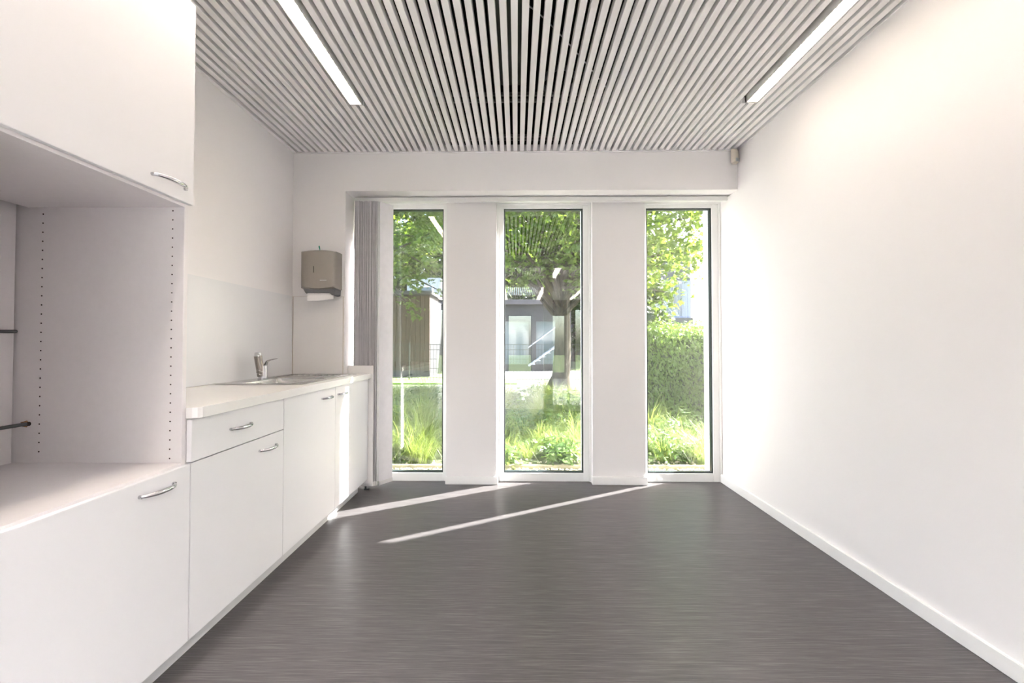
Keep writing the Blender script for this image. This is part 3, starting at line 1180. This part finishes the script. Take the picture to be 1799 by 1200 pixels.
# wedges of ground that the three windows show
spots = []
for (xa, xb) in ((-0.30, -0.165), (-0.05, 0.17), (0.28, 0.45)):
    for k in range(80):
        y = 4.22 + (k / 80) ** 1.2 * 5.2
        xx = rnd.uniform(xa, xb) * y + rnd.uniform(-.1, .1)
        spots.append((xx, y + rnd.uniform(-.12, .12)))
for i, (x, y) in enumerate(spots):
    if x > 1.7 and y > 5.75:
        continue
    near = y < 5.3
    r = rnd.random()
    if r < (0.68 if near else 0.42):
        k = rnd.choice((0, 1, 2, 3)) if rnd.random() < .5 else rnd.choice((0, 1, 2))
        put([G_ME[k]], 'grass_tuft', 'tuft of fresh green grass in the planting bed outside the windows', 'grass',
            'grass tufts in the planting bed', (x, y, GZ), rnd.uniform(.7, 1.1) * (0.9 if near else 1.15), rnd.uniform(0, 6), ['blades'])
    else:
        k = rnd.choice((0, 1, 2))
        put(C_ME[k], 'leafy_plant', 'low leafy green plant in the planting bed outside the windows', 'plant',
            'leafy plants in the planting bed', (x, y, GZ), rnd.uniform(.7, 1.15) * (0.75 if near else 1.15), rnd.uniform(0, 6), ['leaves', 'stems'])

# hedge
hd = empty('hedge', (3.2, 6.6, GZ), 'dense clipped green hedge seen through the right window', 'hedge')
HX0, HX1, HYa, HYb, HZ = 1.55, 5.2, 6.25, 7.4, 1.36
m = MB().box(HX0 + .1, HX1 - .1, HYa + .12, HYb - .1, GZ, HZ - .1)
m.build('core', M_HEDGEC, hd)
m = MB()
sh = leaf_shape('oval')
rnd = random.Random(5)
for k in range(15000):
    u = rnd.random()
    if u < .62:
        p = Vector((rnd.uniform(HX0, HX1 * .85), HYa + rnd.gauss(0, .035) + .03, rnd.uniform(GZ, HZ)))
        rot = Euler((math.radians(250) + rnd.gauss(0, .45), rnd.gauss(0, .5), rnd.gauss(0, .6))).to_matrix()
    elif u < .88:
        p = Vector((rnd.uniform(HX0, HX1), rnd.uniform(HYa, HYb), HZ + rnd.gauss(0, .05)))
        rot = Euler((rnd.gauss(.2, .5), rnd.gauss(0, .5), rnd.uniform(0, 2 * PI))).to_matrix()
    else:
        p = Vector((HX0 + rnd.gauss(0, .04), rnd.uniform(HYa, HYb), rnd.uniform(GZ, HZ)))
        rot = Euler((rnd.gauss(4.2, .5), rnd.gauss(0, .5), -PI / 2 + rnd.gauss(0, .6))).to_matrix()
    add_leaf(m, p, rot, rnd.uniform(.045, .075), sh)
o = m.build('foliage', M_HEDGEL, hd, fix=False)
o['kind'] = 'stuff'


# trees
def tree(name, label, base, h_trunk, r0, lean, clusters, leaf, nleaf, seed, mat=M_MAPLE, group=None, branches=True, flare=1.5):
    rnd = random.Random(seed)
    t = empty(name, base, label, 'tree', group)
    b = Vector(base)
    m = MB()
    top = b + Vector((lean[0], lean[1], h_trunk))
    pts, rad = [], []
    for i in range(9):
        q = i / 8
        pts.append(b + (top - b) * q + Vector((.05 * math.sin(q * 5), .04 * math.cos(q * 4), 0)))
        rad.append(r0 * ((1 - .45 * q) + (flare - 1) * max(0, 1 - q * 7) ** 1.5))
    m.tube(pts, rad, 14)
    m.build('trunk', M_BARK, t, smooth=True)
    if branches:
        m = MB()
        for (cx, cy, cz, cr) in clusters:
            if rnd.random() < .75:
                q = rnd.uniform(.45, 1)
                s = b + (top - b) * q
                e = Vector((cx, cy, cz))
                mid = s.lerp(e, .5) + Vector((0, 0, .15 * (e - s).length))
                m.tube([s, s.lerp(mid, .5) + Vector((0, 0, .1)), mid, mid.lerp(e, .6), e], [r0 * .28, r0 * .22, r0 * .15, r0 * .09, .008], 6)
        m.build('branches', M_BARK, t, fix=False)
    m = MB()
    sh = leaf_shape('maple')
    for (cx, cy, cz, cr) in clusters:
        n = int(nleaf * cr ** 2)
        for k in range(n):
            d = Vector((rnd.gauss(0, 1), rnd.gauss(0, 1), rnd.gauss(0, 1))).normalized() * cr * rnd.random() ** .5
            d.z *= .55
            rot = Euler((rnd.gauss(-.5, .45), rnd.gauss(0, .45), rnd.uniform(0, 2 * PI))).to_matrix()
            add_leaf(m, Vector((cx, cy, cz)) + d, rot, leaf * rnd.uniform(.6, 1.2), sh)
    o = m.build('foliage', mat, t, fix=False)
    o['kind'] = 'stuff'
    return t


rnd = random.Random(21)
cl = []
for k in range(70):
    a = rnd.uniform(0, 2 * PI)
    r = 4.2 * math.sqrt(rnd.random())
    z = 3.6 + rnd.uniform(0, 3.2) - .25 * r
    cl.append((1.0 + r * math.cos(a), 10 + r * math.sin(a) * .9, z, rnd.uniform(.7, 1.15)))
for k in range(60):
    a = rnd.uniform(0, 2 * PI)
    r = 4.2 * math.sqrt(rnd.random())
    cl.append((1.0 + r * math.cos(a), 10.4 + r * math.sin(a) * .9, 5.0 + rnd.uniform(0, 2.2) - .15 * r, rnd.uniform(.9, 1.2)))
# drooping boughs towards the windows
cl += [(2.35, 6.9, 3.15, .75), (2.75, 7.0, 2.75, .55), (2.25, 6.8, 2.35, .5), (2.45, 6.9, 1.95, .36), (2.95, 7.1, 3.3, .5), (2.1, 7.0, 2.0, .38),
       (1.2, 7.2, 3.1, .6), (1.35, 7.8, 2.5, .55), (1.5, 8.0, 2.1, .45), (0.4, 7.8, 3.2, .6), (-.2, 8.4, 3.5, .7), (0.2, 9.0, 2.6, .45), (.7, 8.6, 2.9, .5),
       (.1, 8.8, 3.0, .6), (.9, 8.8, 3.3, .7), (1.4, 8.8, 2.9, .6), (.5, 8.2, 2.55, .4), (1.25, 8.6, 2.35, .45), (-.1, 8.9, 2.4, .35), (1.7, 8.9, 2.5, .5), (.6, 9.0, 3.7, .8), (-.4, 9.2, 3.0, .6)]
tree('maple_tree', 'large maple tree with a thick trunk outside the middle window', (0.98, 9.9, GZ), 3.6, .22, (.1, .1), cl, .115, 300, 31, flare=1.75)

cl = []
for k in range(34):
    a = rnd.uniform(0, 2 * PI)
    r = 3.0 * math.sqrt(rnd.random())
    z = 3.9 + rnd.uniform(0, 2.6) - .2 * r
    cl.append((-4.2 + r * math.cos(a), 11 + r * math.sin(a), z, rnd.uniform(.7, 1.1)))
cl += [(-2.1, 9.0, 3.4, .7), (-1.75, 9.0, 2.7, .45), (-2.3, 9.2, 2.5, .55), (-2.15, 9.0, 1.85, .32), (-1.6, 8.8, 3.5, .5), (-2.6, 9.2, 3.0, .6), (-2.35, 9.1, 2.05, .28),
       (-1.5, 9.1, 2.2, .3)]
tree('maple_tree', 'green maple tree whose boughs hang in front of the left window', (-4.4, 11, GZ), 3.4, .18, (.2, 0), cl, .115, 300, 32)

# background trees
bt = [(-9, 27, 9.0), (-4.5, 29, 10.0), (0.0, 28, 9.0), (4.0, 30, 10.0), (6.4, 25, 6.0), (-13, 30, 9.0), (-6.6, 24, 9.5), (1.8, 24.5, 9.0), (-2.2, 25, 9.5)]
lb = ['far leafy tree behind the dark shed, furthest left', 'far leafy tree behind the timber shed', 'far leafy tree behind the dark pavilion',
      'far leafy tree right of the dark pavilion', 'far leafy tree beside the grey brick building', 'far leafy tree at the left end of the garden',
      'nearer far tree towering right behind the timber shed', 'nearer far tree standing right behind the dark pavilion', 'nearer far tree between the shed and the pavilion']
for i, (x, y, hh) in enumerate(bt):
    cl = []
    for k in range(34):
        a = rnd.uniform(0, 2 * PI)
        q = rnd.random()
        r = 2.9 * math.sqrt(rnd.random()) * (1 - .4 * q)
        cl.append((x + r * math.cos(a), y + r * math.sin(a), 1.4 + q * hh, rnd.uniform(1.0, 1.6)))
    tree('background_tree', lb[i], (x, y, GZ), 4.0, .2, (0, 0), cl, .42, 80, 50 + i, mat=M_FARL, group='trees behind the garden', branches=False)

# ------------------------------------------------------------------ outside: buildings and fences
# dark pavilion behind the pavement
pv = empty('pavilion', (0, 20, GZ), 'low dark pavilion with glazed openings behind the pavement', 'building')
m = MB()
m.box(-3.4, 2.4, 19.0, 22, GZ, 0.25)
m.box(-3.4, 2.4, 19.0, 22, 2.15, 2.9)
for (a, b) in ((-3.4, -2.6), (-1.5, -1.0), (0.55, 0.85), (1.75, 2.4)):
    m.box(a, b, 19.0, 22, .25, 2.15)
m.build('wall', M_DARKB, pv)
m = MB().box(-3.6, 2.6, 18.8, 22.2, 2.9, 3.1)
m.build('roof', M_BLUEB, pv)
for (a, b) in ((-2.6, -1.5), (-1.0, .55), (.85, 1.75)):
    MB().box(a, b, 19.1, 19.14, .25, 2.15).build('pane', M_PANE, pv)
# stair of the pavilion
stc = empty('garden_stair', (1.4, 18.9, GZ), 'light metal stair with handrail in front of the dark pavilion', 'stair')
for k in range(8):
    MB().box(.55 + k * .22, .80 + k * .22, 18.55, 18.95, .25 + k * .16, .29 + k * .16).build('step', M_STAIR, stc)
MB().tube([(.5, 18.55, 1.0), (2.3, 18.55, 2.35)], .03, 6).build('handrail', M_STAIR, stc)
MB().tube([(.5, 18.55, .2), (2.3, 18.55, 1.5)], .05, 6).build('stringer', M_STAIR, stc)

# brown timber shed on the left
sd = empty('timber_shed', (-5, 17, GZ), 'dark brown timber-clad shed beyond the lawn on the left', 'shed')
for k in range(26):
    x = -7.6 + k * .17
    MB().box(x, x + .16, 15.6, 15.65, .18, 2.9).build('plank', M_SHED, sd)
MB().box(-7.6, -3.18, 15.66, 18, GZ, 2.95).build('body', M_DARKB, sd)
MB().box(-7.7, -3.08, 15.5, 18.1, 2.95, 3.08).build('roof', M_DARKB, sd)
# pale building right of it
pb = empty('pale_building', (-2.5, 20, GZ), 'pale clad building behind the mesh fence left of the pavilion', 'building')
MB().box(-5.4, -3.75, 21.0, 24, GZ, 4.4).build('wall', M_PALEB, pb)
for z in (2.2, 3.2):
    f = MB().box(-5.1, -4.1, 20.93, 21.0, z, z + .8).build('window', M_FRAME, pb)
    MB().box(-5.03, -4.17, 20.915, 20.93, z + .07, z + .73).build('pane', M_PANE, f)

# mesh fence
fn = empty('mesh_fence', (0, 14.4, GZ), 'thin dark mesh fence along the edge of the planting', 'fence')
m = MB()
for k in range(150):
    x = -6 + k * .1
    m.box(x - .004, x + .004, 13.9, 13.908, GZ, 1.15)
for z in (.05, .35, .65, .95, 1.12):
    m.box(-6, 9, 13.893, 13.9, z - .006, z + .006)
o = m.build('mesh', M_FENCE, fn, fix=False)
o['kind'] = 'stuff'
for k in range(7):
    MB().box(-6 + k * 2.5 - .02, -6 + k * 2.5 + .02, 13.91, 13.95, GZ, 1.2).build('post', M_FENCE, fn)

# grey brick building with balcony stair, right window
gb = empty('brick_building', (9, 32, GZ), 'grey brick building with an outside stair beyond the hedge', 'building')
MB().box(4.0, 12.9, 32, 38, GZ, 8.5).build('wall', M_BLUEB, gb)
MB().box(4.0, 12.35, 30.2, 32, 2.1, 3.0).build('balcony_slab', M_BLUEB, gb)
m = MB()
for k in range(26):
    x = 9.7 + k * .1
    m.box(x - .022, x + .022, 30.2, 30.23, 3.0, 5.6 - .0)
m.box(9.7, 12.3, 30.19, 30.24, 5.55, 5.62)
for k in range(18):
    y = 30.2 + k * .1
    m.box(12.28, 12.3, y - .012, y + .012, 3.0, 5.6)
m.build('railing', M_STAIR, gb)
for s in (0, .55):
    MB().tube([(9.1 + s, 30.4, 6.0), (11.1 + s * .6, 30.4, 3.1)], .06, 6).build('stair_rail', M_STAIR, gb)
for k in range(12):
    t = k / 11
    MB().box(9.0 + 2 * t, 9.35 + 2 * t, 30.5, 31.4, 5.6 - 2.6 * t, 5.66 - 2.6 * t).build('stair_step', M_STAIR, gb)
for ix in range(3):
    for iz in range(2):
        x = 8.6 + ix * .8
        f = MB().box(x, x + .55, 31.95, 32.0, 3.3 + iz * .5, 3.7 + iz * .5).build('window', M_PALEB, gb)
        MB().box(x + .06, x + .49, 31.94, 31.95, 3.35 + iz * .5, 3.65 + iz * .5).build('pane', M_FRAME, f)
o = MB().box(9.9, 12.2, 30.3, 31.5, 3.002, 3.12).build('tarpaulin', M_BLUE, bevel=.03)
tag(o, 'blue sheet lying on the balcony of the grey building', 'sheet')
